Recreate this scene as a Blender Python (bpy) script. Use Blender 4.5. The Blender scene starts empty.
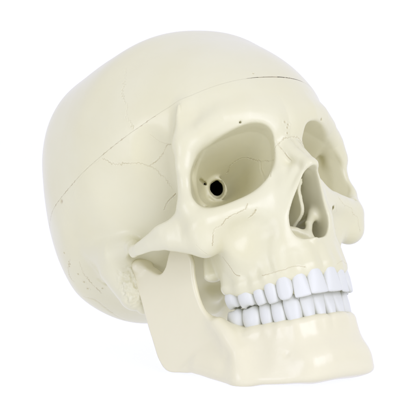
import bpy, bmesh, math, random
import numpy as np
from mathutils import Matrix, Vector, Euler

# ---------------------------------------------------------------- scene, camera, world, lamps
S = bpy.context.scene
COL = S.collection
MM = 0.001                      # everything below is modelled in millimetres
VOX = 0.6                       # sculpting resolution in mm
PITCH = math.radians(-20.8)     # the skull leans back on its jaw
LIFT = 0.0                      # filled in below once the jaw is known
S.view_settings.view_transform = 'Standard'
S.view_settings.look = 'None'
S.view_settings.exposure = 0.0
S.view_settings.gamma = 1.0
S.cycles.max_bounces = 10
S.cycles.diffuse_bounces = 6
S.cycles.use_denoising = True

JAW_DROP = 0.0616               # height of the skull's origin above the table (m)
SKULL_M = Matrix.Translation((0, 0, JAW_DROP)) @ Matrix.Rotation(PITCH, 4, 'X')

cam = bpy.data.cameras.new('camera'); cam_o = bpy.data.objects.new('camera', cam); COL.objects.link(cam_o)
RIGHT = Vector((0.8402592, -0.4959654, -0.2190495))
DOWN = Vector((-0.0609702, 0.3150154, -0.9471261))
DEPTH = Vector((0.5387458, 0.8091870, 0.2344555))
cm = Matrix.Identity(4)
for i in range(3):
    cm[i][0] = RIGHT[i]; cm[i][1] = -DOWN[i]; cm[i][2] = -DEPTH[i]
cm.translation = Vector((-429.3719, -653.4599, -170.2018)) * MM
cam_o.matrix_world = SKULL_M @ cm
cam.sensor_width = 36.0
cam.lens = 1471.553 / 416.0 * 36.0
cam.clip_start = 0.05; cam.clip_end = 100
S.camera = cam_o

W = bpy.data.worlds.new('World'); S.world = W; W.use_nodes = True
# a white light tent: bright behind, below and above the skull, dimmer on its open side behind the camera
wn, wl = W.node_tree.nodes, W.node_tree.links
bg = wn['Background']; bg.inputs['Color'].default_value = (.99, 1.0, 1.26, 1)
tcw = wn.new('ShaderNodeTexCoord')
def lobe(axis, lo, hi):
    d = wn.new('ShaderNodeVectorMath'); d.operation = 'DOT_PRODUCT'; d.inputs[1].default_value = Vector(axis).normalized()
    wl.new(tcw.outputs['Generated'], d.inputs[0])
    m = wn.new('ShaderNodeMapRange'); m.interpolation_type = 'SMOOTHSTEP'
    m.inputs['From Min'].default_value = lo; m.inputs['From Max'].default_value = hi
    wl.new(d.outputs['Value'], m.inputs['Value']); return m.outputs['Result']
mxw = wn.new('ShaderNodeMath'); mxw.operation = 'MAXIMUM'
wl.new(lobe((.54, .84, 0), -.25, .45), mxw.inputs[0]); wl.new(lobe((0, 0, -1), 0.0, .25), mxw.inputs[1])
mx3 = wn.new('ShaderNodeMath'); mx3.operation = 'MAXIMUM'
tp = wn.new('ShaderNodeMath'); tp.operation = 'MULTIPLY'; tp.inputs[1].default_value = .8
wl.new(lobe((-.2, .1, 1), .2, .9), tp.inputs[0]); wl.new(mxw.outputs[0], mx3.inputs[0]); wl.new(tp.outputs[0], mx3.inputs[1])
st_ = wn.new('ShaderNodeMapRange'); st_.inputs['To Min'].default_value = .24; st_.inputs['To Max'].default_value = 1.07
wl.new(mx3.outputs[0], st_.inputs['Value']); wl.new(st_.outputs['Result'], bg.inputs['Strength'])

def area(name, loc, target, sx, sy, power, col=(1, 1, 1)):
    l = bpy.data.lights.new(name, 'AREA'); l.shape = 'RECTANGLE'; l.size = sx; l.size_y = sy
    l.energy = power; l.color = col
    o = bpy.data.objects.new(name, l); COL.objects.link(o)
    o.location = loc
    o.rotation_euler = (Vector(target) - Vector(loc)).to_track_quat('-Z', 'Y').to_euler()
    return o

area('key_softbox', (-0.10, -1.0, 0.46), (0, 0, 0.08), 0.62, 0.62, 6.2, (.99, 1.0, 1.28))
area('side_softbox', (-1.1, -0.15, 0.25), (0, 0, 0.08), 0.4, 0.5, 2.5, (.98, 1.0, 1.3))

# ---------------------------------------------------------------- materials
def nodes(name):
    m = bpy.data.materials.new(name); m.use_nodes = True
    nt = m.node_tree
    return m, nt, nt.nodes['Principled BSDF']

def bone_material(name, base, alt, rough, noise_scale=28.0):
    m, nt, b = nodes(name)
    tc = nt.nodes.new('ShaderNodeTexCoord')
    n1 = nt.nodes.new('ShaderNodeTexNoise'); n1.inputs['Scale'].default_value = noise_scale; n1.inputs['Detail'].default_value = 4
    nt.links.new(tc.outputs['Object'], n1.inputs['Vector'])
    ramp = nt.nodes.new('ShaderNodeMapRange'); ramp.inputs['From Min'].default_value = 0.35; ramp.inputs['From Max'].default_value = 0.68
    nt.links.new(n1.outputs['Fac'], ramp.inputs['Value'])
    mix = nt.nodes.new('ShaderNodeMix'); mix.data_type = 'RGBA'
    mix.inputs['A'].default_value = (*base, 1); mix.inputs['B'].default_value = (*alt, 1)
    nt.links.new(ramp.outputs['Result'], mix.inputs['Factor'])
    # brown grime left in the sutures and pits (a mask stored on the mesh)
    at = nt.nodes.new('ShaderNodeAttribute'); at.attribute_name = 'stain'
    mix2 = nt.nodes.new('ShaderNodeMix'); mix2.data_type = 'RGBA'
    mix2.inputs['B'].default_value = (0.36, 0.27, 0.12, 1)
    nt.links.new(mix.outputs['Result'], mix2.inputs['A'])
    nt.links.new(at.outputs['Fac'], mix2.inputs['Factor'])
    nt.links.new(mix2.outputs['Result'], b.inputs['Base Color'])
    b.inputs['Roughness'].default_value = rough
    b.inputs['IOR'].default_value = 1.40
    n2 = nt.nodes.new('ShaderNodeTexNoise'); n2.inputs['Scale'].default_value = 420; n2.inputs['Detail'].default_value = 3
    nt.links.new(tc.outputs['Object'], n2.inputs['Vector'])
    n3 = nt.nodes.new('ShaderNodeTexNoise'); n3.inputs['Scale'].default_value = 70; n3.inputs['Detail'].default_value = 2
    nt.links.new(tc.outputs['Object'], n3.inputs['Vector'])
    add = nt.nodes.new('ShaderNodeMath'); add.operation = 'MULTIPLY_ADD'; add.inputs[1].default_value = 0.25
    nt.links.new(n2.outputs['Fac'], add.inputs[0]); nt.links.new(n3.outputs['Fac'], add.inputs[2])
    bump = nt.nodes.new('ShaderNodeBump'); bump.inputs['Strength'].default_value = 0.32; bump.inputs['Distance'].default_value = 0.0007
    nt.links.new(add.outputs[0], bump.inputs['Height'])
    nt.links.new(bump.outputs['Normal'], b.inputs['Normal'])
    return m

BONE = bone_material('cream_plastic_bone', (0.682, 0.655, 0.425), (0.665, 0.632, 0.39), 0.31)
JAWM = bone_material('jaw_plastic_bone', (0.715, 0.675, 0.445), (0.708, 0.668, 0.434), 0.26)
TOOTH, nt, b = nodes('white_tooth_enamel')
b.inputs['Base Color'].default_value = (0.655, 0.66, 0.55, 1); b.inputs['Roughness'].default_value = 0.5

# ---------------------------------------------------------------- signed distance sculpting
x1 = np.arange(0, 82, VOX, dtype=np.float32)
f1 = np.arange(-104, 120, VOX, dtype=np.float32)
z1 = np.arange(-104, 136, VOX, dtype=np.float32)
AX = (x1, f1, z1)

class Field:
    """half of a mirror-symmetric solid: x to the side, f to the front, z up"""
    def __init__(self, init=30.0):
        self.d = np.full((len(x1), len(f1), len(z1)), init, np.float32); self.ax = AX
    def unfold(self):
        self.d = np.concatenate([self.d[:0:-1], self.d], 0); self.ax = (np.r_[-x1[:0:-1], x1], f1, z1)
    def win(self, lo, hi):
        sl, co = [], []
        for a, l, h in zip(self.ax, lo, hi):
            i = max(0, np.searchsorted(a, l)); j = min(len(a), np.searchsorted(a, h))
            sl.append(slice(i, max(i, j))); co.append(a[i:max(i, j)])
        return tuple(sl), co[0][:, None, None], co[1][None, :, None], co[2][None, None, :]
    def add(self, fn, lo, hi, k=3.0):
        p = k + 2
        sl, X, F, Z = self.win([v - p for v in lo], [v + p for v in hi])
        a = self.d[sl]
        if a.size == 0: return
        b = fn(X, F, Z)
        h = np.maximum(k - np.abs(a - b), 0) / max(k, 1e-6)
        self.d[sl] = np.minimum(a, b) - h * h * (k * 0.25)
    def cut(self, fn, lo, hi, k=1.0):
        p = k + 2
        sl, X, F, Z = self.win([v - p for v in lo], [v + p for v in hi])
        a = self.d[sl]
        if a.size == 0: return
        b = -fn(X, F, Z)
        h = np.maximum(k - np.abs(a - b), 0) / max(k, 1e-6)
        self.d[sl] = np.maximum(a, b) + h * h * (k * 0.25)

def f_cone(A, ra, B, rb, sc=(1, 1, 1)):
    A = np.array(A, float); B = np.array(B, float); s = np.array(sc, float)
    ba = (B - A) / s; L = float(ba @ ba) + 1e-9; m = float(s.min())
    def fn(X, F, Z):
        px, pf, pz = (X - A[0]) / s[0], (F - A[1]) / s[1], (Z - A[2]) / s[2]
        t = np.clip((px * ba[0] + pf * ba[1] + pz * ba[2]) / L, 0, 1)
        return (np.sqrt((px - t * ba[0]) ** 2 + (pf - t * ba[1]) ** 2 + (pz - t * ba[2]) ** 2) - (ra + (rb - ra) * t)) * m
    r = max(ra, rb) * s
    return fn, np.minimum(A, B) - r, np.maximum(A, B) + r

def chain(fld, pts, k=3.0, sc=(1, 1, 1), cut=False):
    """pts: (x, f, z, r)"""
    if len(pts) == 1: pts = [pts[0], (pts[0][0] + 0.01,) + tuple(pts[0][1:])]
    parts = [f_cone(a[:3], a[3], b[:3], b[3], sc) for a, b in zip(pts[:-1], pts[1:])]
    lo = np.min([p[1] for p in parts], 0); hi = np.max([p[2] for p in parts], 0)
    def fn(X, F, Z):
        d = None
        for p in parts:
            q = p[0](X, F, Z); d = q if d is None else np.minimum(d, q)
        return d
    (fld.cut if cut else fld.add)(fn, lo, hi, k)

def ell(fld, C, R, k=3.0, rot=None, cut=False):
    C = np.array(C, float); R = np.array(R, float)
    M = np.eye(3) if rot is None else np.array(Euler([math.radians(v) for v in rot]).to_matrix())
    def fn(X, F, Z):
        p = [X - C[0], F - C[1], Z - C[2]]
        q = [p[0] * M[0][i] + p[1] * M[1][i] + p[2] * M[2][i] for i in range(3)]
        k0 = np.sqrt(sum((q[i] / R[i]) ** 2 for i in range(3)))
        k1 = np.sqrt(sum((q[i] / R[i] ** 2) ** 2 for i in range(3))) + 1e-6
        return k0 * (k0 - 1) / k1
    m = float(R.max())
    (fld.cut if cut else fld.add)(fn, C - m, C + m, k)

def poly2d(P, U, V):
    """signed distance to a closed polygon, negative inside"""
    P = np.array(P, float); n = len(P)
    d = np.full(np.broadcast(U, V).shape, 1e9); inside = np.zeros(d.shape, bool)
    for i in range(n):
        a, b = P[i], P[(i + 1) % n]
        ex, ey = b - a; wx, wy = U - a[0], V - a[1]
        t = np.clip((wx * ex + wy * ey) / (ex * ex + ey * ey + 1e-12), 0, 1)
        d = np.minimum(d, (wx - t * ex) ** 2 + (wy - t * ey) ** 2)
        c = ((a[1] > V) != (b[1] > V)) & (U < (b[0] - a[0]) * (V - a[1]) / (b[1] - a[1] + 1e-12) + a[0])
        inside ^= c
    return np.where(inside, -1, 1) * np.sqrt(d)

def smooth_closed(P, n=8):
    """Catmull-Rom through a closed polygon"""
    P = np.array(P, float); m = len(P); out = []
    for i in range(m):
        p0, p1, p2, p3 = P[i - 1], P[i], P[(i + 1) % m], P[(i + 2) % m]
        for k in range(n):
            t = k / n
            out.append(0.5 * (2 * p1 + (p2 - p0) * t + (2 * p0 - 5 * p1 + 4 * p2 - p3) * t * t + (3 * p1 - p0 - 3 * p2 + p3) * t ** 3))
    return np.array(out)

def smooth_open(P, n=8):
    P = np.array(P, float); m = len(P); out = []
    for i in range(m - 1):
        p1, p2 = P[i], P[i + 1]
        p0 = P[i - 1] if i else 2 * p1 - p2
        p3 = P[i + 2] if i + 2 < m else 2 * p2 - p1
        for k in range(n):
            t = k / n
            out.append(0.5 * (2 * p1 + (p2 - p0) * t + (2 * p0 - 5 * p1 + 4 * p2 - p3) * t * t + (3 * p1 - p0 - 3 * p2 + p3) * t ** 3))
    out.append(P[-1]); return np.array(out)

def blur2(a, it):
    for _ in range(it):
        p = np.pad(a, 1, mode='edge')
        a = (p[:-2, 1:-1] + p[2:, 1:-1] + p[1:-1, :-2] + p[1:-1, 2:] + 4 * p[1:-1, 1:-1]) / 8
    return a

def ruled(fld, top, bot, rt, rb, rnd, k=3.0):
    """curved wall standing on a plan curve: rows of (x, f, z) above and below; per-row half thickness"""
    top, bot = smooth_open(np.c_[top, rt], 6), smooth_open(np.c_[bot, rb], 6)
    zlo, zhi = bot[:, 2].min() - 9, top[:, 2].max() + 9
    xhi = max(top[:, 0].max(), bot[:, 0].max()) + 12
    flo = min(top[:, 1].min(), bot[:, 1].min()) - 12; fhi = max(top[:, 1].max(), bot[:, 1].max()) + 12
    sl, X, F, Z = fld.win((0, flo, zlo), (xhi, fhi, zhi))
    X2, F2 = X[:, :, 0], F[:, :, 0]
    D = np.empty(np.broadcast(X, F, Z).shape, np.float32)
    for iz, z in enumerate(Z.ravel()):
        t = np.clip((z - bot[:, 2]) / (top[:, 2] - bot[:, 2]), 0, 1)[:, None]
        P = bot * (1 - t) + top * t
        best = np.full(np.broadcast(X2, F2).shape, 1e9); S_ = np.zeros(best.shape)
        for i in range(len(P) - 1):
            ex, ey = P[i + 1, 0] - P[i, 0], P[i + 1, 1] - P[i, 1]
            wx, wy = X2 - P[i, 0], F2 - P[i, 1]
            u = np.clip((wx * ex + wy * ey) / (ex * ex + ey * ey + 1e-9), 0, 1)
            q = (wx - u * ex) ** 2 + (wy - u * ey) ** 2
            c = q < best; best = np.where(c, q, best); S_ = np.where(c, i + u, S_)
        ii = np.arange(len(P))
        r = np.interp(S_, ii, P[:, 3]); zt = np.interp(S_, ii, top[:, 2]); zb = np.interp(S_, ii, bot[:, 2])
        da = np.sqrt(best) - r + rnd; dv = np.maximum(z - zt, zb - z) + rnd
        D[:, :, iz] = np.hypot(np.maximum(da, 0), np.maximum(dv, 0)) + np.minimum(np.maximum(da, dv), 0) - rnd
    a = fld.d[sl]
    h = np.maximum(k - np.abs(a - D), 0) / k
    fld.d[sl] = np.minimum(a, D) - h * h * (k * 0.25)

def arch_pos(arch, s):
    P = smooth_open(arch, 10); L = np.r_[0, np.cumsum(np.hypot(*np.diff(P, axis=0).T))]
    p = np.array([np.interp(s, L, P[:, 0]), np.interp(s, L, P[:, 1])])
    q = np.array([np.interp(s + .5, L, P[:, 0]), np.interp(s + .5, L, P[:, 1])]) - np.array([np.interp(s - .5, L, P[:, 0]), np.interp(s - .5, L, P[:, 1])])
    if s < .5: q = np.array([1.0, 0])
    return p, q / np.linalg.norm(q)

UP = [('incisor', 8.9, 7.0, -42.6, -54.9), ('incisor', 7.5, 6.3, -42.9, -55.2), ('canine', 7.7, 7.8, -42.9, -55.0), ('premolar', 7.2, 9.0, -43.4, -53.8),
      ('premolar', 6.9, 9.2, -44.3, -52.6), ('molar', 10.0, 11.0, -43.8, -51.6), ('molar', 9.6, 11.0, -42.0, -49.6)]
LO = [('incisor', 6.0, 5.8, -64.6, -52.6), ('incisor', 6.6, 6.0, -64.6, -52.6), ('canine', 7.8, 7.4, -64.6, -51.0), ('premolar', 7.4, 7.6, -63.7, -52.4),
      ('premolar', 7.4, 8.2, -62.7, -51.7), ('molar', 10.8, 10.4, -61.2, -51.2), ('molar', 10.6, 10.2, -58.8, -49.8)]
# ---------------------------------------------------------------- the braincase
PROFILE = [(93.0, 24.0), (95.1, 36.0), (93.3, 50.0), (85.2, 65.2), (72.5, 80.8), (55.2, 95.8), (36.4, 108.7), (13.0, 111.5), (-10.3, 112.2),
           (-35.0, 111.4), (-58.1, 102.2), (-76.2, 83.6), (-85.0, 59.8), (-88.4, 38.0), (-88.3, 14.5), (-82.1, -8.7), (-67.1, -27.7), (-38.8, -27.8),
           (-19.8, -31.1), (0.0, -29.5), (17.9, -25.8), (35.9, -17.9), (54.9, -4.0), (76.0, 12.0)]
WF = np.array([-100, -60, -25, 10, 35, 55, 75, 100])
WZ = np.array([-40, -10, 25, 55, 130])
WT = np.array([[51.1, 62.3, 59.5, 51.8, 36.0, 31.1, 28.7, 28.6], [64.1, 77.6, 72.5, 65.1, 48.6, 40.9, 38.7, 38.6],
               [67.0, 75.3, 76.8, 70.5, 59.9, 51.7, 50.8, 50.6], [66.3, 74.1, 75.8, 72.8, 68.0, 63.2, 60.8, 58.6],
               [65.4, 74.0, 75.0, 71.8, 67.5, 62.9, 60.3, 58.4]])

def vault_field():
    P = smooth_closed(PROFILE, 10); C = np.array([0.0, 45.0])
    a = np.arctan2(P[:, 1] - C[1], P[:, 0] - C[0]); r = np.hypot(P[:, 0] - C[0], P[:, 1] - C[1])
    o = np.argsort(a); a, r = a[o], r[o]
    F2, Z2 = f1[:, None] - C[0], z1[None, :] - C[1]
    R = np.interp(np.arctan2(Z2, F2), np.r_[a - 2 * np.pi, a, a + 2 * np.pi], np.r_[r, r, r])
    rho = np.hypot(F2, Z2) / R
    Wz = np.array([np.interp(f1, WF, row) for row in WT])
    Wm = np.array([np.interp(z1, WZ, Wz[:, i]) for i in range(len(f1))])
    Wm = blur2(Wm, int(60 / VOX ** 2))
    n = 2.35
    s = ((x1[:, None, None] / Wm[None]) ** n + (rho[None] ** n)) ** (1 / n)
    s = s.astype(np.float32)
    g = np.gradient(s, VOX)
    return (s - 1) / np.maximum(np.sqrt(g[0] ** 2 + g[1] ** 2 + g[2] ** 2), 0.006)

C = Field()
vault = vault_field().astype(np.float32)
C.d = np.minimum(C.d, vault)

# mastoid, supramastoid region, occipital condyle
chain(C, [(51, -6, -8, 13), (49.5, -2, -24, 9), (47, 0, -31.5, 4.6)], 8)
chain(C, [(58, 11, -2.5, 3), (60, 2, -2, 4.6), (59, -14, 4, 4)], 8)
chain(C, [(8, 8, -29, 6.5), (12, -8, -32, 6)], 6)
# middle of the face: solid first, openings after
chain(C, [(8, 76, 16, 13), (16, 66, 0, 18), (16, 66, -22, 17)], 8)
chain(C, [(40, 62, -6, 7), (26, 66, -8, 14)], 8)
chain(C, [(9, 83, 22, 6), (12, 83, 4, 7), (15, 83, -10, 7)], 5)
chain(C, [(14, 84, -2, 6), (24, 80, -6, 6), (34, 76, -7, 6.2), (43, 71, -8, 6.5)], 5)      # lower rim of the orbit
chain(C, [(35, 69.5, -12, 7.6), (28, 67, -22, 7.6), (20.5, 65, -30, 8.6)], 6)                       # cheek buttress
# nasal bones
chain(C, [(2, 88, 26, 5), (1.8, 95, 17, 4), (1.2, 101, 11, 3.2), (0.6, 105.5, 7, 2.4)], 3)
chain(C, [(6, 87, 20, 5), (7, 91, 9, 4.5), (9, 90, -2, 4)], 4)
chain(C, [(1.2, 104.5, 6.5, 2.0), (4.5, 100.5, 1, 2.2), (8.8, 94.5, -7, 2.6), (12.2, 90, -15, 3), (12.5, 87, -22, 3)], 4)
chain(C, [(4.5, 97, 6, 3.2), (8, 91, -2, 4), (12, 86, -12, 5)], 4)
# temporal fossa behind the orbit
ell(C, (62, 52, 16), (16, 14, 26), 6, cut=True)
# brow
chain(C, [(5, 87, 36, 8.5), (18, 86.5, 39, 7), (29, 82.5, 39.5, 6), (38, 76.6, 36.2, 5.2), (45.0, 70.0, 29, 4.6), (47.3, 67, 21, 4.4)], 7)
chain(C, [(45.4, 69.0, 34, 3.6), (47.3, 66.8, 22, 4.4)], 7)
# frontal process of the cheekbone, its body, the arch
chain(C, [(47.3, 66.8, 22, 4.4), (47.8, 65.5, 11, 4.4), (47.8, 65, 3, 5.4)], 3)
chain(C, [(47.5, 65.5, 0, 6.2), (46, 67, -10, 8), (44, 66.5, -17, 7.5)], 5)
chain(C, [(45, 65.5, -16.5, 7), (49, 60.5, -15, 6), (54, 53.5, -12, 4.6)], 4)
chain(C, [(46.5, 63, -8, 8), (52.2, 56.5, -8.6, 7.4), (57.2, 49.5, -8.2, 5.6), (60.4, 41, -8.6, 4.4), (62, 31, -8.8, 3.2), (61.6, 25, -8.8, 1.7)], 3, (0.55, 0.8, 1))
chain(C, [(59.6, 25, -7.4, 2.2), (56.8, 18, -4.2, 4.2), (53, 8, -2, 7)], 5)
chain(C, [(47.6, 69.6, 35, 1.1), (48.6, 68, 30, 1.5), (50.2, 65.4, 22, 1.5), (50.7, 64.2, 16, 1.5), (50.8, 63.8, 9, 1.5), (51, 63, 3, 1.5)], 2.2)
chain(C, [(48.5, 63, 2, 4), (50.5, 60, -3.4, 4.4), (53.6, 55, -7.2, 4), (57.6, 48, -8.2, 3.8)], 4, (0.6, 1, 1))
ell(C, (61, 54.5, 25), (14.5, 14.5, 25), 4, cut=True)                                    # hollow of the temple, leaving a crisp edge
ell(C, (53, 17, -11.6), (7.5, 7.5, 6.6), 1.5, cut=True)                                # socket of the jaw joint
# upper jaw
UARCH = [(0, 91.6), (8.6, 90.4), (15.6, 86), (19.8, 79), (23, 71), (25.8, 62), (27.2, 53), (27.4, 44)]
UBONE = [(0, 91.6), (8.6, 90.4), (15.6, 86), (19.8, 79), (23, 71), (25.6, 64), (26.6, 58), (26.4, 53.5)]
ruled(C, [(x * 0.94, f - 4, -16) for x, f in UBONE], [(x, f, z) for (x, f), z in zip(UBONE, (-46, -46, -46, -46.5, -46.5, -46, -43.5, -41))],
      [6] * 8, [2.9, 2.9, 3.4, 3.6, 4.2, 5, 5, 4.4], 2.5, 7)
def roots(fld, arch, table, sgn):
    s = 0.0
    for kind, md, bl, zg, ze in table:
        p, q = arch_pos(arch, s + md / 2); s += md * 0.95
        n = np.array([-q[1], q[0]]); n = n if n[0] * p[0] + n[1] * (p[1] - 45) > 0 else -n
        L = {'canine': 14, 'incisor': 6, 'premolar': 6, 'molar': 4}[kind]
        r = 0.40 * md if kind != 'molar' else 0.42 * md
        a = p + n * (bl / 2 + 0.55 - r); b_ = p + n * (bl / 2 - 2.0 - r * .5)
        chain(fld, [(a[0], a[1], zg - sgn * (r - .6), r), (b_[0], b_[1], zg - sgn * (L + r), r * .5)], 4.5)
roots(C, UARCH, UP, -1)
chain(C, [(0, 88, -26, 3.5), (0, 93.5, -27, 1.5)], 3)                                      # nasal spine
chain(C, [(18, 46, -22, 6), (16, 36, -14, 6)], 5)
# pterygoid plate
chain(C, [(25, 43, -14, 3.4), (28.4, 44, -23, 3.4), (30.4, 45, -29.5, 3.3)], 3, (1.6, 1, 1))
chain(C, [(12, 36, -16, 3), (13, 34, -36, 1.6)], 3)

# ---- hollows
chain(C, [(47, 65, 14, 2.6), (40, 54, 13, 3.4), (33, 46, 12, 4)], 4, (1, 1, 4.5))          # outer wall of the orbit
# canine fossa
ell(C, (31, 86, -21), (9, 9, 8), 8, cut=True)

def orbit_fn(X, F, Z):
    A = np.array((12.5, 40, 15.0)); B = np.array((28.7, 81, 15.6))
    ax = (B - A); Ln = np.linalg.norm(ax); ax = ax / Ln
    u = np.array((1, 0, 0)) - ax * ax[0]; u /= np.linalg.norm(u); v = np.cross(ax, u); v = v if v[2] > 0 else -v
    px, pf, pz = X - A[0], F - A[1], Z - A[2]
    t = (px * ax[0] + pf * ax[1] + pz * ax[2]) / Ln
    a = px * u[0] + pf * u[1] + pz * u[2]; c = px * v[0] + pf * v[1] + pz * v[2]
    tt = np.clip(t, 0.0, 1.6)
    prof = (np.minimum(tt, .92) + .22 * np.maximum(tt - .92, 0)) ** 0.62 * 1.04
    hw = 2.0 + 19.3 * prof; hh = 2.0 + 14.2 * prof
    cs = a + 0.18 * c          # the opening droops to the outside
    c2 = c + 0.20 * a * np.clip(t, 0, 1)
    n = 2.6
    s = ((np.abs(cs) / hw) ** n + (np.abs(c2) / hh) ** n + 1e-9) ** (1 / n)
    d = (s - 1) * np.minimum(hw, hh)
    return np.maximum(d, -t * Ln)
C.cut(orbit_fn, (0, 38, -14), (62, 115, 48), 1.4)

# nasal opening, pear-shaped
NOSE = smooth_closed([(0, 6), (3.5, 4), (6.5, -2), (9.5, -9), (11.6, -16), (11, -22), (7.4, -26.2), (0, -26.8), (-7.4, -26.2), (-11, -22), (-11.6, -16),
                      (-9.5, -9), (-6.5, -2), (-3.5, 4)], 5)
sl, X, F, Z = C.win((0, 44, -34), (20, 120, 14))
nose2 = poly2d(NOSE, X[:, 0, :], Z[:, 0, :]).astype(np.float32)
def nose_fn(X_, F_, Z_):
    sl2, _, _, _ = C.win((0, 0, Z_.min() - 1e-3), (X_.max() + 1e-3, 1, Z_.max() + 1e-3))
    p = poly2d(NOSE, X_[:, 0, :], Z_[:, 0, :]).astype(np.float32)[:, None, :]
    return np.maximum(p + 0 * F_, 34 - F_)
C.cut(nose_fn, (0, 32, -30), (14, 118, 8), 1.2)
# lip round the optic opening
_a = np.array([-11, -16.5, 4.7]); _a /= np.linalg.norm(_a); _u = np.cross(_a, [0, 0, 1]); _u /= np.linalg.norm(_u); _v = np.cross(_a, _u)
chain(C, [tuple(np.array([16.6, 45.5, 15.8]) + 5.2 * (math.cos(t) * _u * .9 + math.sin(t) * _v * 1.05)) + (.6 + .25 * math.sin(3 * t),) for t in np.linspace(0, 2 * math.pi, 17)], 2.6)
for _q in (0, 3, 6):
    chain(C, [(31.0 - .54 * _q, 53.5 - .81 * _q, 19.3 + .23 * _q, .7), (24 - .54 * _q, 47.5 - .81 * _q, 18 + .23 * _q, .9)], .6, cut=True)
# brain cavity
floor_z = np.interp(f1, [-100, -20, 5, 25, 42, 50, 100], [-24, -24, -20, 2, 20, 43, 46]).astype(np.float32)
cav = np.maximum(vault + 5.5, floor_z[None, :, None] - z1[None, None, :])
C.d = np.maximum(C.d, -cav)
# optic opening, fissures, small foramina
chain(C, [(17, 46.5, 16, 3.0), (6, 29, 20.6, 4.0)], 1, cut=True, sc=(.9, 1, 1.12))
chain(C, [(15.6, 46, 19.4, .9), (10, 36, 22, 1.2)], .6, cut=True)
chain(C, [(24.6, 90.5, 35.4, .65), (24.8, 86, 36.6, .5)], .6, cut=True)                     # above each orbit
chain(C, [(55.5, -27.4, -8.6, 1.0), (53.5, -28, -10.6, 1.0), (51, -28, -11.5, .8)], .6, cut=True)
# groove inside the mastoid tip, rough bone behind the jaw joint
chain(C, [(43.5, -8, -22, 1.6), (42.5, -10, -36, 2.6)], 3, cut=True)

# features that differ from side to side
C.unfold()
chain(C, [(-41.6, 70.3, 52, 1.4), (-43.0, 70.3, 45, 2.5), (-45.6, 69.0, 34, 3.7)], 7)
chain(C, [(-45.6, 72.3, 52, .5), (-46.6, 71.3, 47, 1.0), (-47.2, 70.8, 40, 1.4), (-48, 69.3, 34, 1.4)], 2.5)
ell(C, (37, 72, -32), (6.5, 9, 6.5), 3, cut=True)
chain(C, [(-4, -2, -34, 6), (6, -18, -35, 7.5), (16, -34, -31, 8)], 6)
chain(C, [(8, 8, -31, 7), (12, -8, -35, 7.5), (20, -24, -33, 8), (28, -38, -26, 9)], 6)
chain(C, [(21.6, 88, -11.4, 1.25), (23, 80, -8, 1.1)], .5, cut=True)                       # hole under the left orbit
chain(C, [(-24.4, 86.2, -8.4, .5), (-26.6, 83.6, -10.8, .45)], .5, cut=True)               # slit under the right orbit
chain(C, [(46.6, 77, -3.8, .8), (44.5, 75, -4.2, .8)], .6, cut=True)
SEPTUM = smooth_closed([(40, 7), (70, 7), (94.5, 4), (93, -2), (91.6, -8), (89.5, -12.5), (83, -16), (75, -20), (58, -25), (40, -25)], 4)
def septum_fn(X, F, Z):
    p = poly2d(SEPTUM, F[0], Z[0])[None].astype(np.float32)
    return np.maximum(p, np.abs(X + .5 + .9 * np.sin(F * .16) * np.cos(Z * .21)) - 1.0)
C.add(septum_fn, (-4, 40, -26), (4, 95, 8), 1.6)
chain(C, [(-10.5, 83, -18.5, 1.5), (-7, 85, -19.4, 1.3), (-3.5, 86, -20.6, 1.3), (0, 87, -23.4, 1.3), (2.5, 88, -26, 1.3)], 2.5)
chain(C, [(-10.5, 82, -20.5, 1.3), (-6, 84, -22, 1.2), (-1, 85.5, -25, 1.2)], 2.5, (1, 1, 3))  # crest inside the rim
chain(C, [(12, 60, -10, 3), (9.6, 84, -12.5, 2.6), (5, 86, -17.5, 1.8), (2.5, 87, -23, 1.5)], 4)
chain(C, [(-11.5, 60, -9, 3), (-9.8, 76, -11, 2.4)], 4)

# ---------------------------------------------------------------- the lower jaw
J = Field()
LARCH = [(0, 88.0), (6.8, 87.2), (13.3, 84.4), (17.6, 78.5), (20.6, 70.8), (23.4, 63), (26.2, 53), (28.2, 43.5)]
LTOP = (-65.4, -65.3, -65, -64.2, -63.2, -61.6, -60.2, -62.0)
BASE = [(0, 86), (11, 85.7), (18.6, 81.8), (26.6, 71.5), (33, 61), (36.6, 50), (38.6, 38), (40.5, 26)]
BZ = (-95, -95.3, -94.5, -92, -88.5, -82, -76, -70)
ruled(J, [(x, f, z) for (x, f), z in zip(LARCH, LTOP)], [(x, f, z) for (x, f), z in zip(BASE, BZ)],
      [3.2, 3.3, 3.8, 4.2, 4.6, 5.2, 5.6, 5.6], [6.2, 6.2, 6, 5.6, 5.4, 5.2, 4.4, 3.2], 2.6, 3)
roots(J, LARCH, LO, 1)
RAMUS = smooth_closed([(5.5, -9), (10, -10.5), (14.5, -15), (21, -20.3), (26, -18.5), (30.5, -12), (35, -8), (40, -10), (43.5, -19), (42.3, -28), (42, -36), (43.2, -44),
         (46.6, -52), (53, -61), (52, -72), (44, -79), (32, -74.6), (21.5, -72.2), (13, -69), (9.3, -62), (8.0, -52), (7.0, -42), (6, -28), (4.5, -17)], 6)
def ramus_fn(X, F, Z):
    p = poly2d(RAMUS, F[0], Z[0])[None].astype(np.float32)
    xo = 52 - 0.32 * (F - 7)
    th = 3.2 - 2.0 * np.clip((F - 16) / 26, 0, 1) * np.clip((Z + 62) / 16, 0, 1)
    dx = np.abs(X - (xo - th)) * 0.953 - th
    r = 1.1
    return np.hypot(np.maximum(p + r, 0), np.maximum(dx + r, 0)) + np.minimum(np.maximum(p + r, dx + r), 0) - r
J.add(ramus_fn, (25, 0, -84), (58, 60, -4), 7)
chain(J, [(51.2, 9.8, -12.2, 3.4), (42, 6.5, -11.6, 3.8)], 3)                                              # condyle
chain(J, [(13, 86.6, -86.5, 5.4), (6, 88.2, -86, 5.8), (0, 88.6, -86, 5.8)], 9)                                          # chin
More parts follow.
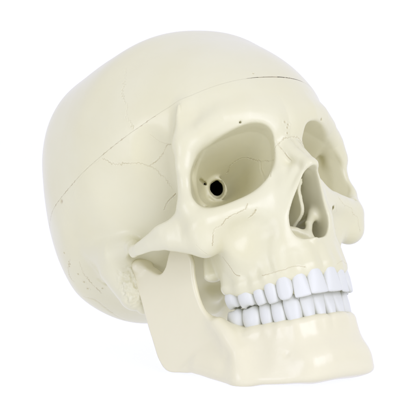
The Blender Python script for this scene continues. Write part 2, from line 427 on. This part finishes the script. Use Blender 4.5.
chain(J, [(41, 33, -71.5, 3.4), (38.4, 44, -77, 4.4), (35.6, 55, -84.5, 5)], 5)
chain(J, [(36.8, 50.5, -55, 1.8), (36.8, 55, -62, 2), (36.2, 59, -72, 2.2), (36, 59.5, -85, 3)], 9)
ell(J, (36, 75, -73), (5, 6, 9), 7, cut=True)
ell(J, (25.2, 82.6, -79.8), (1.6, 1.6, 1.1), 1.5, cut=True)  #                        # oblique line

J.unfold()
# ---------------------------------------------------------------- meshing
def mesh_data(fld):
    d = fld.d
    o = np.array([-x1[-1], f1[0], z1[0]], np.float64)
    ins = d < 0
    nx, ny, nz = d.shape
    corner = np.zeros((nx - 1, ny - 1, nz - 1), np.uint8)
    for i in (0, 1):
        for j in (0, 1):
            for k in (0, 1):
                corner += ins[i:nx - 1 + i, j:ny - 1 + j, k:nz - 1 + k]
    act = (corner > 0) & (corner < 8)
    ci = np.argwhere(act)
    idx = np.full(act.shape, -1, np.int32); idx[act] = np.arange(len(ci))
    cv = np.stack([d[ci[:, 0] + i, ci[:, 1] + j, ci[:, 2] + k] for i in (0, 1) for j in (0, 1) for k in (0, 1)], 1)
    off = np.array([(i, j, k) for i in (0, 1) for j in (0, 1) for k in (0, 1)], float)
    acc = np.zeros((len(ci), 3)); cnt = np.zeros(len(ci))
    for a in range(8):
        for b_ in range(a + 1, 8):
            if np.abs(off[a] - off[b_]).sum() != 1: continue
            va, vb = cv[:, a], cv[:, b_]
            m = (va < 0) != (vb < 0)
            t = np.where(m, va / np.where(m, va - vb, 1), 0)
            acc += np.where(m[:, None], off[a] + t[:, None] * (off[b_] - off[a]), 0); cnt += m
    loc = acc / cnt[:, None]
    def tri(loc):
        u, v, w = loc[:, 0], loc[:, 1], loc[:, 2]
        wx, wy, wz = (1 - u, u), (1 - v, v), (1 - w, w)
        val = np.zeros(len(loc)); g = np.zeros((len(loc), 3)); n = 0
        for i in (0, 1):
            for j in (0, 1):
                for k in (0, 1):
                    c = cv[:, n]; n += 1
                    val += c * wx[i] * wy[j] * wz[k]
                    g[:, 0] += c * (2 * i - 1) * wy[j] * wz[k]; g[:, 1] += c * wx[i] * (2 * j - 1) * wz[k]; g[:, 2] += c * wx[i] * wy[j] * (2 * k - 1)
        return val, g
    for _ in range(3):
        val, g = tri(loc)
        loc = np.clip(loc - (val / ((g ** 2).sum(1) + 1e-6))[:, None] * g, 0.02, 0.98)
    verts = (ci + loc) * VOX + o
    quads = []
    for ax in range(3):
        b1, c1 = (ax + 1) % 3, (ax + 2) % 3
        s0 = [slice(None)] * 3; s1 = [slice(None)] * 3
        s0[ax] = slice(0, -1); s1[ax] = slice(1, None)
        for s in (s0, s1): s[b1] = slice(1, -1); s[c1] = slice(1, -1)
        a, b_ = ins[tuple(s0)], ins[tuple(s1)]
        e = np.argwhere(a != b_)
        fl = a[tuple(e.T)]
        e[:, b1] += 1; e[:, c1] += 1
        def cell(db, dc):
            q = e.copy(); q[:, b1] += db; q[:, c1] += dc
            return idx[tuple(q.T)]
        q = np.stack([cell(-1, -1), cell(0, -1), cell(0, 0), cell(-1, 0)], 1)
        q[~fl] = q[~fl][:, ::-1]
        quads.append(q)
    quads = np.concatenate(quads)
    quads = quads[(quads >= 0).all(1)]
    verts[:, 1] *= -1                                   # front of the face looks along -Y
    quads = quads[:, ::-1]
    return verts * MM, quads

def keep_largest(verts, quads):
    par = np.arange(len(verts))
    lab = par.copy()
    while True:
        m = lab[quads].min(1)
        new = lab.copy()
        for c in range(4): np.minimum.at(new, quads[:, c], m)
        new = new[new]
        if (new == lab).all(): break
        lab = new
    ids, n = np.unique(lab, return_counts=True)
    good = ids[n > 600]
    kv = np.isin(lab, good); mp = np.cumsum(kv) - 1
    kq = kv[quads].all(1)
    return verts[kv], mp[quads[kq]]

def make_mesh(name, verts, quads):
    me = bpy.data.meshes.new(name)
    me.vertices.add(len(verts)); me.vertices.foreach_set('co', verts.astype(np.float32).ravel())
    me.loops.add(quads.size); me.loops.foreach_set('vertex_index', quads.astype(np.int32).ravel())
    me.polygons.add(len(quads)); me.polygons.foreach_set('loop_start', np.arange(0, quads.size, 4, dtype=np.int32))
    me.polygons.foreach_set('use_smooth', np.ones(len(quads), bool))
    me.update(calc_edges=True); me.validate()
    return me

def link(name, me, mat, parent):
    o = bpy.data.objects.new(name, me); COL.objects.link(o)
    if mat and not me.materials: me.materials.append(mat)
    o.parent = parent
    return o

# ---------------------------------------------------------------- assembly
skull = bpy.data.objects.new('skull', None); COL.objects.link(skull)
skull.matrix_world = SKULL_M
skull['label'] = 'cream plastic human skull model with white teeth, resting on its jaw on a white surface'
skull['category'] = 'skull'

CRACKS = {   # name: (points x, f, z; zigzag mm; wavelength mm; depth; half width; stain)
    'coronal': ([(48.8, 37.1, 87.8), (52.5, 39.5, 79.8), (55.7, 40.1, 73.2), (57.4, 41.9, 66.7), (57.8, 43.9, 62.2), (58.9, 43.9, 57.6), (58.6, 45.1, 54.5), (57.8, 46.1, 50.4)], 1.5, 1.95, 0.21, 0.202, 0.135),
    'squamous': ([(66.8, 23.8, 42.5), (64.7, 27.3, 39.6), (62.2, 31.1, 37.0), (59.2, 35.3, 34.9), (55.7, 39.7, 33.6), (51.6, 42.6, 31.0), (49.1, 44.1, 28.6), (47.2, 44.4, 25.3), (45.1, 45.4, 22.3), (42.7, 45.1, 17.6)], 0.7, 1.8, 0.28, 0.187, 0.338),
    'squamous_back': ([(66.8, 23.8, 42.5), (69, 14, 42), (71, 2, 37), (71, -9, 30), (69, -18, 20)], 0.5, 2.25, 0.07, 0.216, 0.041),
    'front_temple': ([(51.6, 42.6, 31.0), (49.6, 46.7, 32.3), (48.7, 50.9, 33.9), (48.6, 54.8, 36.0), (47.9, 57.9, 36.9), (48.5, 63, 35), (50, 67, 33.5)], 0.4, 1.65, 0.294, 0.187, 0.608),
    'front_temple_up': ([(47.9, 57.9, 36.9), (50.1, 53.8, 38.8), (52.0, 52.3, 41.7), (53.6, 51.3, 44.3)], 0.3, 1.5, 0.14, 0.18, 0.27),
    'low_temple': ([(41.8, 45.0, 14.5), (43.4, 38.9, 12.5), (44.2, 34.9, 9.7)], 0.3, 1.5, 0.35, 0.216, 0.81),
    'lambda': ([(67.1, -32.5, 5.6), (65.7, -37.7, 3.3), (63.0, -44.2, -0.5), (61.0, -45.7, -4.1)], 1, 1.88, 0.245, 0.216, 0.675),
    'mastoid_back': ([(64.6, -27.6, 2.5), (60.6, -32.4, -3.4), (55.9, -34.9, -8.5), (52.5, -35.9, -11.3), (49.2, -37.8, -13.8)], 0.8, 2.25, 0.21, 0.216, 0.675),
    'nape': ([(53.8, -50.4, -11.5), (49.0, -47.2, -15.0), (42.1, -50.7, -19.1), (34.8, -54.9, -22.6), (26.9, -59.3, -25.3)], 0.3, 3, 0.245, 0.7, 0.203),
    'nasion': ([(12.6, 88.7, 16.6), (11.6, 91.1, 18.7), (10.7, 91.8, 21.4), (7.6, 93.2, 22.3), (5.0, 94.6, 24.2), (2.3, 95.2, 24.9), (0, 95.3, 25.2)], 0.6, 1.42, 0.294, 0.202, 0.54),
    'nose_side': ([(7.6, 93.2, 22.3), (6.7, 94.1, 19.4), (5.9, 95.6, 15.3), (5.2, 97, 11.7)], 0.1, 2.25, 0.28, 0.23, 0.472),
    'nose_mid': ([(0.3, 96, 24), (0.3, 98.5, 19), (0.2, 101, 15)], 0.1, 2.25, 0.14, 0.18, 0.135),
    'tear_top': ([(11.2, 49.8, 22.8), (11.9, 54.6, 24.8), (10.9, 59.3, 25.7), (9.7, 62.9, 25.3), (8.8, 67.9, 22.8), (10.3, 78.0, 19.4), (12.8, 88.5, 16.3)], 0.5, 1.8, 0.245, 0.202, 0.54),
    'tear_mid': ([(9.4, 73.5, 20.4), (10.3, 73.8, 15.8), (13.4, 80.1, 10.6), (17, 85, 5)], 0.2, 2.25, 0.21, 0.5, 0.135),
    'tear_front': ([(12.8, 88.5, 15.8), (12.4, 89.4, 11.5), (13.3, 89, 6.4)], 0.2, 2.25, 0.21, 0.288, 0.203),
    'cheek': ([(27.8, 85.1, -4.7), (29.2, 84.5, -6.9), (32.4, 82.7, -8.5), (35.2, 81.6, -9.0), (38.6, 80.1, -10.4), (40.3, 78.1, -12.9), (44.0, 76.3, -14.0), (44.5, 75.0, -16.9), (45.5, 73.0, -21.1)], 0.45, 1.58, 0.315, 0.202, 0.608),
    'under_orbit': ([(24.6, 85.9, -8.6), (25.7, 83.9, -10.3), (27.1, 81.9, -11.4)], 0.2, 1.5, 0.35, 0.252, 0.54),
    'cheek_low': ([(51.9, 68.8, -18.9), (49.7, 69.4, -22.1), (46.7, 68.9, -24.2)], 0.2, 2.25, 0.14, 0.18, 0.135),
    'gum': ([(24.5, 79, -40), (20.8, 84.9, -40.2), (18.3, 87.9, -40.3), (15.2, 90.3, -39.8), (12.0, 92.2, -40.2), (9.6, 93.3, -41)], 0.15, 2.25, 0.175, 0.216, 0.675),
    'jaw_back': ([(36.3, 64.8, -25.5), (34.8, 65.3, -29.2), (32.7, 66.1, -34.5), (31.4, 68.6, -36.6)], 0.3, 1.5, 0.21, 0.202, 0.743),
}
PITS = [((2.5, 96.6, 32.5), .5), ((0.7, 96.2, 31.2), .45), ((1.3, 96.0, 29.7), .5), ((1.7, 95.4, 27.0), .4), ((62.5, -20, 9), .45), ((66, -30, 12), .5), ((68, -34, 10), .4),
        ((58, -38, -6), .5), ((55, -41, -9), .5), ((63, -36, -3), .4), ((52, -33, -14), .4), ((74.5, -15, 33.0), 1.1), ((7, 87, 63), .4)]

def refine(verts, quads):
    """carve the sutures: split the faces along them finely, then press the line in"""
    from mathutils.bvhtree import BVHTree
    from mathutils.kdtree import KDTree
    rnd = random.Random(3)
    bvh = BVHTree.FromPolygons([tuple(v) for v in verts.tolist()], quads.tolist())
    samples = []
    for name, (pts, amp, wl, dep, hw, st) in CRACKS.items():
        for side in (-1, 1):
            P = smooth_open([(x * side, -f, z) for x, f, z in pts], 24) * MM
            L = np.r_[0, np.cumsum(np.linalg.norm(np.diff(P, axis=0), axis=1))] / MM
            ph, ofs, fade, run, last, tamp = 0.0, 0.0, 1.0, 0, None, .3
            sf = 1.0 if side < 0 or name in ('nasion', 'nose_side', 'coronal') else .35
            for sarc in np.arange(0, L[-1], .22):
                p = Vector([np.interp(sarc, L, P[:, i]) for i in range(3)])
                loc, nrm, _, _ = bvh.find_nearest(p)
                if loc is None: continue
                t = Vector([np.interp(min(sarc + .5, L[-1]), L, P[:, i]) - np.interp(max(sarc - .5, 0), L, P[:, i]) for i in range(3)]).normalized()
                ph += .22 / wl * rnd.uniform(.5, 1.5)
                ofs = ofs * .92 + rnd.gauss(0, .2)
                tri_ = 4 * abs((ph % 1) - .5) - 1
                if run <= 0: run = rnd.randint(5, 22); fade = rnd.choice((1, .9, .75, .6, .4)); tamp = rnd.choice((.1, .25, .4, .7))
                run -= 1
                q = loc + nrm.cross(t) * (amp * (tri_ * tamp + ofs * .8)) * MM
                q, nrm, _, _ = bvh.find_nearest(q)
                if last is not None and (q - last).length > .3 * MM:
                    n_ = int((q - last).length / (.2 * MM)) + 1
                    for k in range(1, n_): samples.append((last.lerp(q, k / n_), dep * fade, hw, st * fade))
                samples.append((q, dep * fade * sf, hw, st * fade * sf)); last = q
    for (x, f, z), r in PITS:
        loc, nrm, _, _ = bvh.find_nearest(Vector((-x, -f, z)) * MM)
        samples.append((loc, .5, r, .6))
    kd = KDTree(len(samples))
    for i, s_ in enumerate(samples): kd.insert(s_[0], i)
    kd.balance()
    near = np.array([kd.find(v)[2] for v in verts.tolist()]) < 1.5 * MM
    fm = near[quads].any(1)
    me = make_mesh('tmp', verts, quads)
    bm = bmesh.new(); bm.from_mesh(me); bm.faces.ensure_lookup_table()
    es = {e for i in np.where(fm)[0] for e in bm.faces[i].edges}
    bmesh.ops.subdivide_edges(bm, edges=list(es), cuts=3, use_grid_fill=True)
    bm.normal_update()
    lay = bm.verts.layers.float.new('stain')
    move = []
    for v in bm.verts:
        _, i, d = kd.find(v.co)
        d /= MM
        if d > 1.6: continue
        _, dep, hw, st = samples[i]
        v[lay] = .8 * st * math.exp(-(d / (hw * .95)) ** 2)
        move.append((v, v.normal.copy(), dep * (math.exp(-(d / hw) ** 2) - .22 * math.exp(-((d - 2.6 * hw) / hw) ** 2))))
    for v, n, a in move: v.co -= n * (a * MM)
    from mathutils import noise
    for v in bm.verts:                                  # crumbly bone behind the jaw joint
        q = Vector((abs(v.co.x) / MM - 54, -v.co.y / MM - 3, (v.co.z / MM + 20) * .62))
        if q.length < 8.5:
            w_ = min(1.0, (8.5 - q.length) / 3.5)
            v.co += v.normal * (w_ * MM * (1.1 * noise.noise(v.co / MM * .42) + .7 * noise.noise(v.co / MM * .95)))
    for f in bm.faces: f.smooth = True
    return bm, me

CUT_CO = Vector((0, 0, 38.3)) * MM
CUT_NO = Vector((0.0, 0.241, 1.0)).normalized()       # the sawn skull cap: a plane rising to the front
def split(bm, me, co, above):
    b2 = bm.copy()
    bmesh.ops.bisect_plane(b2, geom=b2.verts[:] + b2.edges[:] + b2.faces[:], plane_co=co, plane_no=CUT_NO, clear_inner=above, clear_outer=not above)
    lay = b2.verts.layers.float['stain']; rnd = random.Random(8)
    for v in b2.verts:
        if not v.is_boundary: continue
        x, f = v.co.x / MM, -v.co.y / MM
        if f > 70:                                   # a chipped edge over the forehead
            w = max(0.0, 1 - ((x - 6) / 19) ** 2) ** .7
            if above: v.co += CUT_NO * (w * .30 * MM)
            v[lay] = .05 + .95 * w + (.3 if x > 22 else 0)
        else:
            v[lay] = (.55 + .45 * math.sin(f * 1.3 + 2 * math.sin(f * .37))) * (.75 if f < 58 else .1)
    m2 = bpy.data.meshes.new('skull_cap' if above else 'cranium'); b2.to_mesh(m2); b2.free()
    return m2

cv_, cq_ = keep_largest(*mesh_data(C))
bm_, tmp_ = refine(cv_, cq_)
cranium = link('cranium', split(bm_, tmp_, CUT_CO - CUT_NO * .02 * MM, False), BONE, skull)
cap = link('skull_cap', split(bm_, tmp_, CUT_CO + CUT_NO * .02 * MM, True), BONE, skull)
bm_.free(); bpy.data.meshes.remove(tmp_)
jv_, jq_ = keep_largest(*mesh_data(J))
jaw = link('lower_jaw', make_mesh('lower_jaw', jv_, jq_), JAWM, skull)
mw = np.array(SKULL_M)
print('LOWEST', (jv_ @ mw[:3, :3].T + mw[:3, 3])[:, 2].min(), 'CRANIUM', (cv_ @ mw[:3, :3].T + mw[:3, 3])[:, 2].min(), len(cv_), len(jv_))

# ---------------------------------------------------------------- teeth
def tooth_mesh(kind, md, bl, h, seed):
    rnd = random.Random(seed)
    NS, rows = 32, []
    root = 3.2
    lev = [(-root, .74, .66), (-1.2, .82, .84), (0, .86, .90), (.10, .92, .96), (.25, .98, 1.0), (.42, 1.0, .98), (.60, .99, .93), (.76, .95, .85), (.90, .87, .74), (.97, .77, .62)]
    inc = [(-root, .62, .75), (-1.2, .70, .92), (0, .79, .98), (.10, .86, 1.0), (.25, .93, .94), (.42, .98, .80), (.6, .99, .62), (.76, 1.0, .46), (.90, 1.0, .34), (.97, .96, .26)]
    can = [(-root, .66, .75), (-1.2, .74, .92), (0, .82, 1.0), (.10, .90, 1.0), (.25, .97, .96), (.42, 1.0, .88), (.6, .98, .70), (.76, .90, .54), (.90, .70, .38), (.97, .46, .27)]
    T = {'incisor': inc, 'canine': can}.get(kind, lev)
    bm = bmesh.new()
    for t, a, b_ in T:
        z = t if t < 0 else t * h
        ring = []
        for i in range(NS):
            ph = 2 * math.pi * i / NS
            c, s = math.cos(ph), math.sin(ph)
            e = 2 / (2.2 if kind in ('incisor', 'canine') else 2.5)
            u = math.copysign(abs(c) ** e, c) * md / 2 * a
            v = math.copysign(abs(s) ** e, s) * bl / 2 * b_
            if kind in ('incisor', 'canine'):
                v += (1 - b_) * bl * 0.28 if t > 0 else 0        # the edge stays near the outer face
                v -= max(0, t) ** 2 * 0.6
            else:
                v -= max(0, t - .4) * 0.5
            zz = z
            if kind == 'molar' and t > .7:
                zz += (t - .7) / .27 * 0.28 * math.cos(4 * (ph - math.pi / 4))
                v -= 0
            if kind == 'premolar' and t > .7:
                zz += (t - .7) / .27 * 0.7 * abs(s)
            ring.append(bm.verts.new((u, v, zz)))
        rows.append(ring)
    for r0, r1 in zip(rows[:-1], rows[1:]):
        for i in range(NS):
            bm.faces.new((r0[i], r0[(i + 1) % NS], r1[(i + 1) % NS], r1[i]))
    cz = sum(v.co.z for v in rows[-1]) / NS; cy = sum(v.co.y for v in rows[-1]) / NS
    inner = [bm.verts.new((v.co.x * .6, cy + (v.co.y - cy) * .6, v.co.z + (.25 if kind in ('incisor', 'canine') else -.1))) for v in rows[-1]]
    for i in range(NS): bm.faces.new((rows[-1][i], rows[-1][(i + 1) % NS], inner[(i + 1) % NS], inner[i]))
    cen = bm.verts.new((0, cy, cz + (.35 if kind in ('incisor', 'canine') else -1.0)))
    for i in range(NS): bm.faces.new((inner[i], inner[(i + 1) % NS], cen))
    bm.faces.new(rows[0][::-1])
    for v in bm.verts: v.co += Vector((rnd.uniform(-.05, .05), rnd.uniform(-.05, .05), rnd.uniform(-.05, .05)))
    for f in bm.faces: f.smooth = True
    me = bpy.data.meshes.new('tooth'); bm.to_mesh(me); bm.free()
    me.materials.append(TOOTH)
    return me

def set_teeth(table, arch, sgn, parent, tilt):
    s = 0.0; n = 0
    for kind, md, bl, zg, ze in table:
        c = s + md / 2; s += md * 0.95
        p, q = arch_pos(arch, c)
        for side in (1, -1):
            n += 1
            o = link('tooth', tooth_mesh(kind, md * (1.08 if kind == 'incisor' else 1.09 if kind == 'canine' else 1.03), bl, abs(ze - zg), n * 7 + (3 if sgn > 0 else 11)), TOOTH, parent)
            tang = Vector((q[0] * side, -q[1], 0)); nrm = Vector((-q[1] * side, -q[0], 0))
            if nrm.dot(Vector((p[0] * side, -p[1] + 45, 0))) < 0: nrm = -nrm
            up = Vector((0, 0, sgn))
            tx = nrm.cross(up)
            M = Matrix((( tx.x, nrm.x, up.x), (tx.y, nrm.y, up.y), (tx.z, nrm.z, up.z))).to_4x4()
            tl = tilt * (1 if kind == 'incisor' else 1.5 if kind == 'canine' else .3)
            M = M @ Matrix.Rotation(math.radians(-tl), 4, 'X')
            o.matrix_local = Matrix.Translation((p[0] * side * MM, -p[1] * MM, zg * MM)) @ M @ Matrix.Scale(MM, 4)
set_teeth(UP, [(x, f + .5) for x, f in UARCH], -1, cranium, 7)
set_teeth(LO, LARCH, 1, jaw, 4)

# ---------------------------------------------------------------- the white surface it rests on
def table_mesh():
    bm = bmesh.new()
    bmesh.ops.create_grid(bm, x_segments=1, y_segments=1, size=6)
    me = bpy.data.meshes.new('ground'); bm.to_mesh(me); bm.free(); return me
GROUND = bpy.data.materials.new('white_acrylic_sheet'); GROUND.use_nodes = True
nt = GROUND.node_tree; nt.nodes.clear()
out = nt.nodes.new('ShaderNodeOutputMaterial'); mx = nt.nodes.new('ShaderNodeMixShader')
tr = nt.nodes.new('ShaderNodeBsdfTranslucent'); df = nt.nodes.new('ShaderNodeBsdfDiffuse')
tr.inputs['Color'].default_value = (.98, .98, .98, 1); df.inputs['Color'].default_value = (.95, .95, .95, 1)
mx.inputs['Fac'].default_value = .12
nt.links.new(tr.outputs[0], mx.inputs[1]); nt.links.new(df.outputs[0], mx.inputs[2]); nt.links.new(mx.outputs[0], out.inputs['Surface'])
g = link('ground', table_mesh(), GROUND, None)
g['kind'] = 'structure'
